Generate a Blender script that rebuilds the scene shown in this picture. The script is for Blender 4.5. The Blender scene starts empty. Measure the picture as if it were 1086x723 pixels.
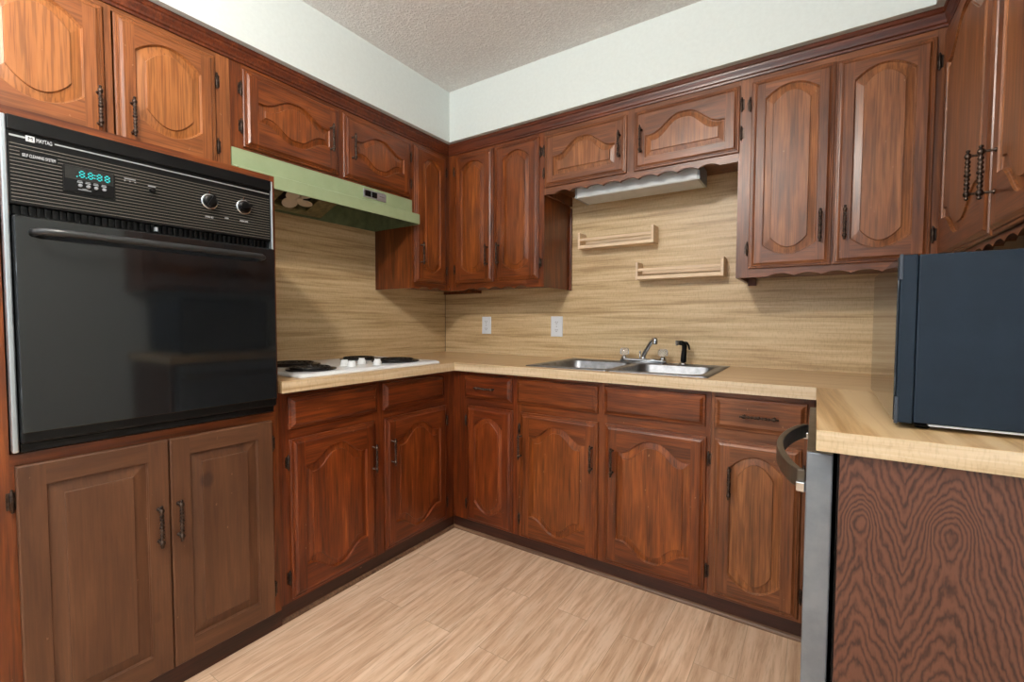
import bpy, bmesh, math, random
from mathutils import Vector, Matrix
random.seed(7)
PI = math.pi
SC = bpy.context.scene
COL = SC.collection

# ------------------------------------------------------------------ camera
cam_d = bpy.data.cameras.new('camera')
cam = bpy.data.objects.new('camera', cam_d)
COL.objects.link(cam)
YAW, PITCH, ROLL = math.radians(33.7976), math.radians(-2.3651), math.radians(0.1561)
fw = Vector((-math.sin(YAW) * math.cos(PITCH), math.cos(YAW) * math.cos(PITCH), math.sin(PITCH)))
rt = Vector((math.cos(YAW), math.sin(YAW), 0))
up = rt.cross(fw)
rt2 = rt * math.cos(ROLL) + up * math.sin(ROLL)
up2 = -rt * math.sin(ROLL) + up * math.cos(ROLL)
M = Matrix((rt2, up2, -fw)).transposed().to_4x4()
M.translation = Vector((2.2326, -2.4874, 1.135))
cam.matrix_world = M
cam_d.sensor_fit = 'HORIZONTAL'
cam_d.sensor_width = 36.0
cam_d.lens = 484.74 / 1086 * 36.0
cam_d.shift_x = -(541.3213 - 543) / 1086
cam_d.shift_y = (360.2867 - 361.5) / 1086
cam_d.clip_start = 0.01
SC.camera = cam

# ------------------------------------------------------------------ world, lights, exposure
LAMP = (1.477, -2.575, 2.40)
LAMP_R = 0.065
LAMP_STRENGTH = 470.0
WINDOW_FILL_POWER = 62.0
UPLIGHT_POWER = 86.0
SC.view_settings.view_transform = 'Standard'
SC.view_settings.look = 'None'
SC.view_settings.gamma = 1.0
SC.view_settings.use_curve_mapping = False
SC.view_settings.exposure = 0.0
world = bpy.data.worlds.new('world')
SC.world = world
world.use_nodes = True
world.node_tree.nodes['Background'].inputs[0].default_value = (0.75, 0.85, 1.0, 1)
world.node_tree.nodes['Background'].inputs[1].default_value = 1.0


def area(name, loc, rot, sx, sy, power, color):
    l = bpy.data.lights.new(name, 'AREA')
    l.shape = 'RECTANGLE'
    l.size, l.size_y, l.energy, l.color = sx, sy, power, color
    o = bpy.data.objects.new(name, l)
    o.location, o.rotation_euler = loc, rot
    COL.objects.link(o)
    return o


# fill light added at an unseen window opening behind the camera
area('window_fill', (1.6, -4.58, 1.45), (PI / 2, 0, PI), 2.3, 1.5, WINDOW_FILL_POWER, (0.86, 0.93, 1.0))


# unseen uplight added behind the camera to brighten ceiling and room
area('added_uplight', (1.3, -3.55, 1.75), (PI, 0, 0), 0.5, 0.5, UPLIGHT_POWER, (0.96, 0.97, 1.0))


# ------------------------------------------------------------------ materials
def srgb(r, g, b):
    f = lambda c: (c / 255) / 12.92 if c / 255 <= 0.04045 else ((c / 255 + 0.055) / 1.055) ** 2.4
    return (f(r), f(g), f(b), 1)


class NT:
    def __init__(self, name):
        self.m = bpy.data.materials.new(name)
        self.m.use_nodes = True
        self.t = self.m.node_tree
        self.b = self.t.nodes['Principled BSDF']

    def n(self, typ, **kw):
        nd = self.t.nodes.new(typ)
        for k, v in kw.items():
            if k.startswith('i_'):
                key = k[2:]
                key = int(key) if key.isdigit() else key.replace('_', ' ')
                nd.inputs[key].default_value = v
            else:
                setattr(nd, k, v)
        return nd

    def l(self, a, b):
        self.t.links.new(a, b)

    def math(self, op, a, b=None, c=None):
        nd = self.n('ShaderNodeMath', operation=op)
        for i, v in enumerate((a, b, c)):
            if v is None:
                continue
            if isinstance(v, (int, float)):
                nd.inputs[i].default_value = v
            else:
                self.l(v, nd.inputs[i])
        return nd.outputs[0]

    def ramp(self, fac, stops):
        nd = self.n('ShaderNodeValToRGB')
        e = nd.color_ramp.elements
        while len(e) < len(stops):
            e.new(0.5)
        for el, (p, c) in zip(e, stops):
            el.position, el.color = p, c
        self.l(fac, nd.inputs[0])
        return nd.outputs[0]

    def mix(self, fac, a, b, mode='MIX'):
        nd = self.n('ShaderNodeMix', data_type='RGBA', blend_type=mode)
        for v, i in ((fac, 0), (a, 6), (b, 7)):
            if isinstance(v, (int, float, tuple)):
                nd.inputs[i].default_value = v
            else:
                self.l(v, nd.inputs[i])
        return nd.outputs[2]

    def coords(self, scale, rand=True):
        tc = self.n('ShaderNodeTexCoord')
        src = tc.outputs['Object']
        if rand:
            oi = self.n('ShaderNodeObjectInfo')
            mul = self.math('MULTIPLY', oi.outputs['Random'], 37.0)
            add = self.n('ShaderNodeVectorMath', operation='ADD')
            self.l(src, add.inputs[0])
            self.l(mul, add.inputs[1])
            src = add.outputs[0]
        mp = self.n('ShaderNodeMapping')
        mp.inputs['Scale'].default_value = scale
        self.l(src, mp.inputs[0])
        return mp.outputs[0]

    def noise(self, vec, scale, detail=4, rough=0.55, dist=0.0):
        nd = self.n('ShaderNodeTexNoise')
        nd.inputs['Scale'].default_value = scale
        nd.inputs['Detail'].default_value = detail
        nd.inputs['Roughness'].default_value = rough
        nd.inputs['Distortion'].default_value = dist
        self.l(vec, nd.inputs['Vector'])
        return nd.outputs['Fac']

    def bump(self, h, strength, dist=0.01):
        nd = self.n('ShaderNodeBump')
        nd.inputs['Strength'].default_value = strength
        nd.inputs['Distance'].default_value = dist
        self.l(h, nd.inputs['Height'])
        self.l(nd.outputs[0], self.b.inputs['Normal'])

    def done(self, color=None, rough=None, metal=None, **kw):
        if color is not None:
            if isinstance(color, tuple):
                self.b.inputs['Base Color'].default_value = color
            else:
                self.l(color, self.b.inputs['Base Color'])
        if rough is not None:
            if isinstance(rough, (int, float)):
                self.b.inputs['Roughness'].default_value = rough
            else:
                self.l(rough, self.b.inputs['Roughness'])
        if metal is not None:
            self.b.inputs['Metallic'].default_value = metal
        for k, v in kw.items():
            self.b.inputs[k.replace('_', ' ')].default_value = v
        return self.m


def wood(name, dark, mid, light, axis='z', rough=0.34, contrast=1.0, wear=0.5, coat=0.0, knotty=False):
    """stained oak: long soft figure plus fine dark pores running along one axis"""
    t = NT(name)
    st = {'z': (1, 1, 0.10), 'x': (0.10, 1, 1), 'y': (1, 0.10, 1)}[axis]
    v = t.coords(st)
    n1 = t.noise(v, 17.0, 4, 0.55, 0.9)
    n3 = t.noise(v, 52.0, 3, 0.55, 0.4)
    f = t.math('ADD', t.math('MULTIPLY', n1, 0.5), t.math('MULTIPLY', n3, 0.5))
    base = t.ramp(f, [(0.27, dark), (0.5, mid), (0.73, light)])
    v2 = t.coords({'z': (1, 1, 0.03), 'x': (0.03, 1, 1), 'y': (1, 0.03, 1)}[axis])
    pores = t.noise(v2, 190.0, 2, 0.5)
    pf = t.ramp(pores, [(0.40, (0.35, 0.35, 0.35, 1)), (0.54, (1.05, 1.05, 1.05, 1))])
    c = t.mix(0.5 * contrast, base, pf, 'MULTIPLY')
    big = t.noise(t.coords((1, 1, 1)), 3.0, 3, 0.6)
    bf = t.ramp(big, [(0.3, (0.72, 0.70, 0.68, 1)), (0.7, (1.12, 1.1, 1.08, 1))])
    c = t.mix(0.7, c, bf, 'MULTIPLY')
    # small pale nicks and chipped spots
    ch = t.noise(t.coords((1, 1, 0.5)), 75.0, 3, 0.6)
    cf = t.ramp(ch, [(0.725, (0, 0, 0, 1)), (0.76, (wear, wear, wear, 1))])
    c = t.mix(cf, c, srgb(190, 150, 115))
    if knotty:
        vo = t.n('ShaderNodeTexVoronoi')
        vo.inputs['Scale'].default_value = 4.3
        t.l(t.coords((1, 1, 0.7)), vo.inputs['Vector'])
        kf = t.ramp(vo.outputs['Distance'], [(0.07, (0.75, 0.75, 0.75, 1)), (0.105, (0, 0, 0, 1))])
        c = t.mix(kf, c, srgb(52, 28, 16))
    r = t.math('ADD', t.math('MULTIPLY', n1, 0.18), rough - 0.09)
    t.bump(pores, 0.06, 0.002)
    return t.done(c, r, Coat_Weight=coat, Coat_Roughness=0.25)


def oak(name, d, m, l):
    up = lambda c, k, g: srgb(min(255, c[0] * k), min(255, c[1] * k * g), min(255, c[2] * k * g))
    return (wood(name + '_upright', srgb(*d), srgb(*m), srgb(*l), 'z'), wood(name + '_level', srgb(*d), srgb(*m), srgb(*l), 'x'),
            wood(name + '_panel', up(d, 1.18, 1.05), up(m, 1.16, 1.06), up(l, 1.12, 1.05), 'z'))


OAK_RED = oak('red_oak', (58, 22, 8), (102, 43, 14), (144, 70, 26))
OAK_MID = oak('stained_oak', (64, 28, 10), (112, 54, 19), (156, 84, 34))
OAK_BROWN = oak('brown_oak', (74, 40, 21), (118, 68, 38), (156, 97, 58))
OAK_HONEY = oak('honey_oak', (122, 68, 34), (142, 83, 43), (160, 99, 55))
WV, WH, PV = OAK_MID
BV = wood('brown_pine_upright', srgb(72, 42, 24), srgb(92, 57, 34), srgb(110, 72, 46), 'z', 0.5, 0.35, 0.2, 0.0, True)
BH = wood('brown_pine_level', srgb(72, 42, 24), srgb(92, 57, 34), srgb(110, 72, 46), 'x', 0.5, 0.35, 0.2, 0.0)
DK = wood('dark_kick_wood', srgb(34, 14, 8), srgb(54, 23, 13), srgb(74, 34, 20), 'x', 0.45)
CR = wood('crown_wood', srgb(56, 22, 10), srgb(92, 40, 17), srgb(124, 60, 27), 'x')
RACK = wood('pale_birch', srgb(222, 192, 156), srgb(236, 210, 178), srgb(243, 221, 193), 'x', 0.5, 0.3, 0.0, 0.0)


def plain(name, c, rough=0.5, metal=0.0, **kw):
    return NT(name).done(c, rough, metal, **kw)


def speckle(name, c1, c2, scale, rough=0.5, metal=0.0, bump=0.0):
    t = NT(name)
    f = t.noise(t.coords((1, 1, 1), False), scale, 4, 0.6)
    c = t.ramp(f, [(0.35, c1), (0.65, c2)])
    if bump:
        t.bump(f, bump, 0.004)
    return t.done(c, rough, metal)


IRON = speckle('aged_bronze', srgb(36, 26, 22), srgb(92, 76, 66), 90, 0.32, 0.8)
PAINT = speckle('painted_wall', srgb(207, 215, 213), srgb(211, 219, 217), 60, 0.75, 0, 0.05)
BLACK = plain('black_enamel', srgb(6, 6, 7), 0.4, 0.0, Specular_IOR_Level=0.25)
HBAR = plain('satin_black_metal', srgb(34, 35, 37), 0.35, 0.0, Specular_IOR_Level=0.5)
GLASSBLACK = plain('black_oven_glass', srgb(20, 22, 24), 0.06, 0.0, IOR=1.6)
STEEL = speckle('brushed_steel', srgb(128, 130, 133), srgb(150, 152, 156), 30, 0.42, 1.0)
CHROME = plain('chrome', srgb(205, 208, 212), 0.1, 1.0)
ALU = plain('bright_aluminium', srgb(190, 198, 206), 0.3, 0.85)
GREEN = speckle('avocado_enamel', srgb(148, 163, 126), srgb(155, 170, 133), 12, 0.35)
GREENIN = speckle('dark_green_enamel', srgb(92, 104, 76), srgb(120, 132, 98), 18, 0.5)  # darker, mottled green on the hood shell
GREASE = speckle('greasy_olive_metal', srgb(92, 84, 52), srgb(138, 128, 86), 28, 0.5)
WHITE = speckle('white_enamel', srgb(228, 231, 233), srgb(236, 239, 240), 20, 0.22)
PLASTIC = plain('white_plastic', srgb(224, 229, 236), 0.4)
IVORY = plain('ivory_plastic', srgb(220, 206, 184), 0.5)
CLEAR = NT('clear_acrylic').done((0.95, 0.96, 0.97, 1), 0.08, 0, Transmission_Weight=0.85, IOR=1.45)
LINE = plain('printed_silver', srgb(98, 93, 85), 0.45)
BRIGHTLINE = plain('bright_trim', srgb(190, 192, 194), 0.3, 0.6)
PRINT = plain('white_print', srgb(205, 208, 212), 0.5)
GREYPRINT = plain('grey_print', srgb(140, 144, 148), 0.5)
DARKSLOT = plain('dark_recess', srgb(8, 8, 8), 0.7)
CYAN = NT('lit_cyan_digit').done((0, 0, 0, 1), 0.5, 0, Emission_Color=(0.02, 0.75, 0.72, 1), Emission_Strength=1.0)
DISPLAY = plain('smoked_display', srgb(30, 29, 28), 0.12)
COIL = speckle('burner_coil_black', srgb(22, 20, 20), srgb(38, 35, 34), 80, 0.45, 0.3)
PAN = plain('black_drip_pan', srgb(20, 18, 18), 0.38, 0.0)
FIXTURE = speckle('white_fixture_metal', srgb(196, 202, 205), srgb(206, 211, 214), 25, 0.4)
MWBODY = speckle('slate_blue_metal', srgb(24, 35, 47), srgb(28, 40, 53), 14, 0.5, 0.0)
MWBODY.node_tree.nodes['Principled BSDF'].inputs['Specular IOR Level'].default_value = 0.2
MWCAP = plain('grey_plastic_cap', srgb(52, 60, 72), 0.5)
DWGREY = speckle('grey_steel_door', srgb(118, 125, 134), srgb(132, 139, 147), 16, 0.4, 0.5)
DWTOP = speckle('bronze_grey_metal', srgb(84, 76, 66), srgb(104, 95, 82), 20, 0.35, 0.6)
BULB = NT('lit_bulb').done((1, 1, 1, 1), 0.5, 0, Emission_Color=(1.0, 0.93, 0.84, 1), Emission_Strength=LAMP_STRENGTH)


def mat_ceiling():
    t = NT('popcorn_ceiling')
    v = t.coords((1, 1, 1), False)
    f = t.noise(v, 85, 3, 0.65)
    h = t.ramp(f, [(0.42, (0, 0, 0, 1)), (0.66, (1, 1, 1, 1))])
    t.bump(h, 0.6, 0.008)
    c = t.ramp(f, [(0.35, srgb(222, 220, 217)), (0.62, srgb(240, 239, 236))])
    return t.done(c, 0.9)


def mat_floor():
    """pale plank vinyl; planks run along y"""
    t = NT('vinyl_planks')
    tc = t.n('ShaderNodeTexCoord')
    sep = t.n('ShaderNodeSeparateXYZ')
    t.l(tc.outputs['Object'], sep.inputs[0])
    cmb = t.n('ShaderNodeCombineXYZ')
    t.l(sep.outputs[1], cmb.inputs[0])
    t.l(sep.outputs[0], cmb.inputs[1])
    br = t.n('ShaderNodeTexBrick', offset=0.37, offset_frequency=2)
    br.inputs['Color1'].default_value = (0, 0, 0, 1)
    br.inputs['Color2'].default_value = (1, 1, 1, 1)
    br.inputs['Mortar'].default_value = (0.5, 0.5, 0.5, 1)
    br.inputs['Scale'].default_value = 1.0
    br.inputs['Mortar Size'].default_value = 0.0011
    br.inputs['Mortar Smooth'].default_value = 0.3
    br.inputs['Brick Width'].default_value = 0.92
    br.inputs['Row Height'].default_value = 0.128
    t.l(cmb.outputs[0], br.inputs['Vector'])
    sc = t.n('ShaderNodeVectorMath', operation='MULTIPLY_ADD')
    t.l(tc.outputs['Object'], sc.inputs[0])
    sc.inputs[1].default_value = (1, 0.13, 1)
    sh = t.n('ShaderNodeVectorMath', operation='SCALE')
    t.l(br.outputs['Color'], sh.inputs[0])
    sh.inputs['Scale'].default_value = 13.0
    t.l(sh.outputs[0], sc.inputs[2])
    g = t.noise(sc.outputs[0], 34, 5, 0.6, 0.6)
    wv = t.n('ShaderNodeTexWave', wave_type='BANDS', bands_direction='X', wave_profile='SIN')
    wv.inputs['Scale'].default_value = 7.0
    wv.inputs['Distortion'].default_value = 12.0
    wv.inputs['Detail'].default_value = 3.0
    wv.inputs['Detail Scale'].default_value = 1.2
    t.l(sc.outputs[0], wv.inputs['Vector'])
    f = t.math('ADD', t.math('MULTIPLY', g, 0.78), t.math('MULTIPLY', wv.outputs['Fac'], 0.20))
    c = t.ramp(f, [(0.24, srgb(194, 156, 126)), (0.48, srgb(216, 183, 153)), (0.66, srgb(226, 197, 170))])
    tint = t.ramp(br.outputs['Color'], [(0, (0.86, 0.83, 0.80, 1)), (0.5, (0.97, 0.95, 0.94, 1)), (1, (1.08, 1.08, 1.08, 1))])
    c = t.mix(0.85, c, tint, 'MULTIPLY')
    pg = t.n('ShaderNodeVectorMath', operation='MULTIPLY')
    t.l(sc.outputs[0], pg.inputs[0])
    pg.inputs[1].default_value = (1, 0.5, 1)
    pr = t.ramp(t.noise(pg.outputs[0], 150, 3, 0.6), [(0.36, (0.80, 0.76, 0.72, 1)), (0.5, (1, 1, 1, 1))])
    c = t.mix(0.8, c, pr, 'MULTIPLY')
    k = t.noise(sc.outputs[0], 14.0, 2, 0.5)
    kf = t.ramp(k, [(0.70, (0, 0, 0, 1)), (0.76, (0.6, 0.6, 0.6, 1))])
    c = t.mix(kf, c, srgb(140, 98, 66))
    c = t.mix(t.math('MULTIPLY', br.outputs['Fac'], 0.45), c, srgb(120, 92, 68))
    t.bump(g, 0.05, 0.002)
    return t.done(c, 0.42)


def mat_laminate(name, lo, mid, hi, along, rough=0.35, skew=0.0, ticks=True, k=1.0):
    """tan laminate with long straight streaks and tiny cross ticks"""
    t = NT(name)
    tc = t.n('ShaderNodeTexCoord')
    mp = t.n('ShaderNodeMapping')
    mp.inputs['Rotation'].default_value = (0, 0, skew)
    t.l(tc.outputs['Object'], mp.inputs[0])
    mp2 = t.n('ShaderNodeMapping')
    s = [1.0, 1.0, 1.0]
    s['xyz'.index(along)] = 0.035
    mp2.inputs['Scale'].default_value = s
    t.l(mp.outputs[0], mp2.inputs[0])
    g = t.noise(mp2.outputs[0], 62 * k, 5, 0.65, 0.3)
    g2 = t.noise(mp2.outputs[0], 22 * k, 3, 0.5, 0.4)
    f = t.math('ADD', t.math('MULTIPLY', g, 0.62), t.math('MULTIPLY', g2, 0.38))
    c = t.ramp(f, [(0.38, lo), (0.48, mid), (0.58, hi)])
    if ticks:
        mp3 = t.n('ShaderNodeMapping')
        s3 = [0.25, 0.25, 0.25]
        s3['xyz'.index(along)] = 1.0
        mp3.inputs['Scale'].default_value = s3
        t.l(mp.outputs[0], mp3.inputs[0])
        tk = t.noise(mp3.outputs[0], 210, 2, 0.5)
        tf = t.ramp(tk, [(0.34, (0.72, 0.68, 0.62, 1)), (0.5, (1, 1, 1, 1))])
        c = t.mix(0.4, c, tf, 'MULTIPLY')
    return t.done(c, rough)


CEIL = mat_ceiling()
FLOOR = mat_floor()
SPL_X = mat_laminate('splash_laminate_back', srgb(172, 142, 102), srgb(202, 174, 132), srgb(218, 194, 154), 'x', 0.4)
SPL_Y = mat_laminate('splash_laminate_left', srgb(172, 142, 102), srgb(202, 174, 132), srgb(218, 194, 154), 'y', 0.4)
TOP_L = mat_laminate('worktop_laminate', srgb(190, 152, 106), srgb(206, 170, 124), srgb(216, 184, 140), 'x', 0.3, 0, False, 0.8)
EDGE_L = mat_laminate('worktop_edge', srgb(178, 150, 114), srgb(202, 178, 144), srgb(215, 195, 166), 'x', 0.35, 0, True)
EDGE_LY = mat_laminate('worktop_edge_left', srgb(190, 158, 118), srgb(214, 188, 150), srgb(226, 204, 172), 'y', 0.35, 0, True)
TOP_P = mat_laminate('peninsula_laminate', srgb(166, 126, 78), srgb(202, 164, 114), srgb(226, 194, 148), 'y', 0.3, math.radians(-4), False, 0.5)


def mat_veneer():
    """dark plain-sliced veneer: two eye-shaped knots with cathedral arches below them"""
    t = NT('figured_walnut_veneer')
    tc = t.n('ShaderNodeTexCoord')
    sep = t.n('ShaderNodeSeparateXYZ')
    t.l(tc.outputs['Object'], sep.inputs[0])
    X, Z = sep.outputs[0], sep.outputs[2]
    wob = t.noise(t.coords((1, 1, 0.35), False), 20, 4, 0.6)
    wob = t.math('MULTIPLY', t.math('SUBTRACT', wob, 0.5), 0.17)

    def gauss(cx, cz, sx, sz):
        a = t.math('POWER', t.math('DIVIDE', t.math('SUBTRACT', X, cx), sx), 2.0)
        b = t.math('POWER', t.math('DIVIDE', t.math('SUBTRACT', Z, cz), sz), 2.0)
        return t.math('EXPONENT', t.math('MULTIPLY', t.math('ADD', a, b), -1.0))

    def ridge(cx, sx):
        a = t.math('POWER', t.math('DIVIDE', t.math('SUBTRACT', X, cx), sx), 2.0)
        return t.math('EXPONENT', t.math('MULTIPLY', a, -1.0))
    # height field whose contour lines are the growth rings
    def column(cx):
        d = t.math('SUBTRACT', X, cx)
        r = t.math('SQRT', t.math('ADD', t.math('MULTIPLY', d, d), 0.0004))
        return t.math('MULTIPLY', t.math('SUBTRACT', r, 0.02), 3.2)
    sm = t.n('ShaderNodeMath', operation='SMOOTH_MIN')
    t.l(column(KX1), sm.inputs[0]); t.l(column(KX2), sm.inputs[1]); sm.inputs[2].default_value = 0.02
    f = t.math('ADD', Z, sm.outputs[0])
    f = t.math('ADD', f, t.math('MULTIPLY', gauss(KX1, 0.740, 0.026, 0.042), -0.13))
    f = t.math('ADD', f, t.math('MULTIPLY', gauss(KX2, 0.748, 0.036, 0.050), -0.17))
    f = t.math('ADD', f, wob)
    f = t.math('MULTIPLY', f, 2 * PI / (0.035 * 165.0))
    s = t.math('SINE', t.math('MULTIPLY', f, 165.0))
    s = t.math('ADD', t.math('MULTIPLY', s, 0.5), 0.5)
    fine = t.noise(t.coords((1, 1, 0.05), False), 130, 3, 0.6)
    s = t.math('ADD', t.math('MULTIPLY', s, 0.7), t.math('MULTIPLY', fine, 0.5))
    c = t.ramp(s, [(0.14, srgb(44, 24, 20)), (0.42, srgb(80, 48, 37)), (0.95, srgb(102, 64, 49))])
    return t.done(c, 0.36)


KX1, KX2 = 0.037, 0.168
VENEER = mat_veneer()


# ------------------------------------------------------------------ mesh helpers
def bx(bm, x0, x1, y0, y1, z0, z1, mi=0):
    vs = [bm.verts.new(p) for p in ((x0, y0, z0), (x1, y0, z0), (x1, y1, z0), (x0, y1, z0), (x0, y0, z1), (x1, y0, z1), (x1, y1, z1), (x0, y1, z1))]
    out = []
    for f in ((3, 2, 1, 0), (4, 5, 6, 7), (0, 1, 5, 4), (1, 2, 6, 5), (2, 3, 7, 6), (3, 0, 4, 7)):
        fc = bm.faces.new([vs[i] for i in f])
        fc.material_index = mi
        out.append(fc)
    return out


def loft(bm, loops, cap0=True, cap1=True, mi=0, smooth=False, closed=True):
    rows = [[bm.verts.new(p) for p in lp] for lp in loops]
    n = len(rows[0])
    for a, b in zip(rows, rows[1:]):
        for i in range(n if closed else n - 1):
            j = (i + 1) % n
            f = bm.faces.new((a[i], a[j], b[j], b[i]))
            f.material_index, f.smooth = mi, smooth
    if cap0:
        f = bm.faces.new(list(reversed(rows[0])))
        f.material_index = mi
    if cap1:
        f = bm.faces.new(rows[-1])
        f.material_index = mi
    return rows


def lathe(bm, prof, origin=(0, 0, 0), axis='z', seg=20, mi=0, smooth=True):
    o = Vector(origin)
    loops = []
    for r, h in prof:
        lp = []
        for i in range(seg):
            a = 2 * PI * i / seg
            c, s = r * math.cos(a), r * math.sin(a)
            p = {'z': (c, s, h), 'x': (h, c, s), 'y': (c, h, -s)}[axis]
            lp.append(o + Vector(p))
        loops.append(lp)
    loft(bm, loops, True, True, mi, smooth)


def tube(bm, pts, r, seg=10, mi=0, cap=True):
    pts = [Vector(p) for p in pts]
    rs = r if isinstance(r, (list, tuple)) else [r] * len(pts)
    loops = []
    ref = None
    for i, p in enumerate(pts):
        d = (pts[min(i + 1, len(pts) - 1)] - pts[max(i - 1, 0)]).normalized()
        if ref is None:
            ref = Vector((0, 0, 1)) if abs(d.z) < 0.9 else Vector((1, 0, 0))
        u = d.cross(ref).normalized()
        v = u.cross(d).normalized()
        ref = v
        loops.append([p + (u * math.cos(2 * PI * k / seg) + v * math.sin(2 * PI * k / seg)) * rs[i] for k in range(seg)])
    loft(bm, loops, cap, cap, mi, True)


def prism(bm, poly, axis, a, b, mi=0):
    """extrude a 2D polygon along an axis; poly coords are the other two axes in order"""
    def P(u, v, w):
        return {'x': (w, u, v), 'y': (u, w, v), 'z': (u, v, w)}[axis]
    loft(bm, [[P(u, v, a) for u, v in poly], [P(u, v, b) for u, v in poly]], True, True, mi)


def obj(name, bm, mats, parent=None, loc=(0, 0, 0), rot=(0, 0, 0), bevel=0.0, seg=2):
    bmesh.ops.recalc_face_normals(bm, faces=bm.faces[:])
    me = bpy.data.meshes.new(name)
    bm.to_mesh(me)
    bm.free()
    for m in (mats if isinstance(mats, (list, tuple)) else [mats]):
        me.materials.append(m)
    o = bpy.data.objects.new(name, me)
    COL.objects.link(o)
    o.location, o.rotation_euler = loc, rot
    if parent is not None:
        o.parent = parent
    if bevel:
        b = o.modifiers.new('bevel', 'BEVEL')
        b.width, b.segments, b.limit_method, b.angle_limit = bevel, seg, 'ANGLE', math.radians(40)
        b.harden_normals = False
    return o


def tag(o, label, cat, group=None):
    o['label'], o['category'] = label, cat
    if group:
        o['group'] = group
    return o


def thing(name, label, cat, loc=(0, 0, 0), rz=0.0, group=None):
    o = bpy.data.objects.new(name, None)
    COL.objects.link(o)
    o.location, o.rotation_euler = loc, (0, 0, rz)
    o.empty_display_size = 0.1
    return tag(o, label, cat, group)


def struct(name, bm, m, **kw):
    o = obj(name, bm, m, **kw)
    o['kind'] = 'structure'
    return o


def text(name, s, size, m, parent, loc, rot, depth=0.0004, sx=1.0, align='CENTER'):
    cu = bpy.data.curves.new(name, 'FONT')
    cu.body, cu.size, cu.extrude = s, size, depth
    cu.align_x, cu.align_y = align, 'CENTER'
    tmp = bpy.data.objects.new(name + '_tmp', cu)
    COL.objects.link(tmp)
    dg = bpy.context.evaluated_depsgraph_get()
    me = bpy.data.meshes.new_from_object(tmp.evaluated_get(dg))
    bpy.data.objects.remove(tmp)
    me.materials.clear()
    me.materials.append(m)
    o = bpy.data.objects.new(name, me)
    COL.objects.link(o)
    o.location, o.rotation_euler, o.scale = loc, rot, (sx, 1, 1)
    o.parent = parent
    return o


# ------------------------------------------------------------------ setting
RX = 2.910      # right wall
RY = -4.60      # wall behind the camera
HC = 2.5016     # ceiling
bm = bmesh.new(); bx(bm, -0.1, RX + 0.1, RY - 0.1, 0.1, -0.08, 0); struct('floor', bm, FLOOR)
bm = bmesh.new(); bx(bm, -0.1, RX + 0.1, RY - 0.1, 0.1, HC, HC + 0.08); struct('ceiling', bm, CEIL)
bm = bmesh.new(); bx(bm, -0.1, 0, RY, 0.1, 0, HC); struct('wall_left', bm, PAINT)
bm = bmesh.new(); bx(bm, 0, RX, 0, 0.1, 0, HC); struct('wall_back', bm, PAINT)
bm = bmesh.new(); bx(bm, RX, RX + 0.1, RY, 0.1, 0, HC); struct('wall_right', bm, PAINT)
bm = bmesh.new()
bx(bm, 0, 0.4, RY - 0.1, RY, 0, HC); bx(bm, 2.8, RX, RY - 0.1, RY, 0, HC)
bx(bm, 0.4, 2.8, RY - 0.1, RY, 0, 0.65); bx(bm, 0.4, 2.8, RY - 0.1, RY, 2.25, HC)
struct('wall_front', bm, PAINT)
bm = bmesh.new()
for x in (0.4, 1.57, 2.74):
    bx(bm, x, x + 0.06, RY - 0.09, RY - 0.03, 0.65, 2.25)
for z in (0.65, 1.42, 2.19):
    bx(bm, 0.46, 1.57, RY - 0.085, RY - 0.035, z, z + 0.06); bx(bm, 1.63, 2.74, RY - 0.085, RY - 0.035, z, z + 0.06)
struct('fill_window_1', bm, WHITE)  # unseen window frame, added to go with the fill light
# soffit above the wall cabinets
ZS, DS = 2.2072, 0.3689
bm = bmesh.new()
RS = 2.541
bx(bm, 0, DS, -2.30, 0, ZS, HC - 0.0005)
bx(bm, DS, RS, -DS, 0, ZS, HC - 0.0005)
bx(bm, RS, RX, -1.37, 0, ZS, HC - 0.0005)
struct('wall_soffit', bm, PAINT)
# laminate splashbacks
bm = bmesh.new(); bx(bm, 0.004, RX, -0.004, 0, 0.9, 2.0); struct('trim_1', bm, SPL_X)
bm = bmesh.new(); bx(bm, 0, 0.004, -1.59, 0, 0.9, 2.0); struct('trim_2', bm, SPL_Y)
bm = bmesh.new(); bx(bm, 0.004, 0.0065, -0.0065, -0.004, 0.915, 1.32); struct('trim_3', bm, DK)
# crown moulding under the soffit, mitred at both inside corners
DU, XR = 0.3182, 2.588
prof = [(0.0005, 2.146), (0.007, 2.146), (0.008, 2.154), (0.0125, 2.158), (0.014, 2.166), (0.019, 2.180), (0.020, 2.187), (0.024, 2.191), (0.024, 2.2065), (0.0005, 2.2065)]
bm = bmesh.new()
loft(bm, [[(DU + d, -2.30, z) for d, z in prof], [(DU + d, -DU - d, z) for d, z in prof],
          [(XR - d, -DU - d, z) for d, z in prof], [(XR - d, -1.37, z) for d, z in prof]])
struct('trim_4', bm, CR)
# shoe moulding on the floor
DF = 0.5939
q = [(0.0005, 0), (0.014, 0), (0.013, 0.006), (0.009, 0.011), (0.0005, 0.014)]
bm = bmesh.new()
loft(bm, [[(DF + d, -2.30, z) for d, z in q], [(DF + d, -DF - d, z) for d, z in q], [(2.235, -DF - d, z) for d, z in q]])
SHOE = wood('shoe_moulding_wood', srgb(80, 54, 38), srgb(112, 82, 60), srgb(140, 108, 82), 'x', 0.5)
struct('baseboard_left', bm, SHOE)


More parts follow.
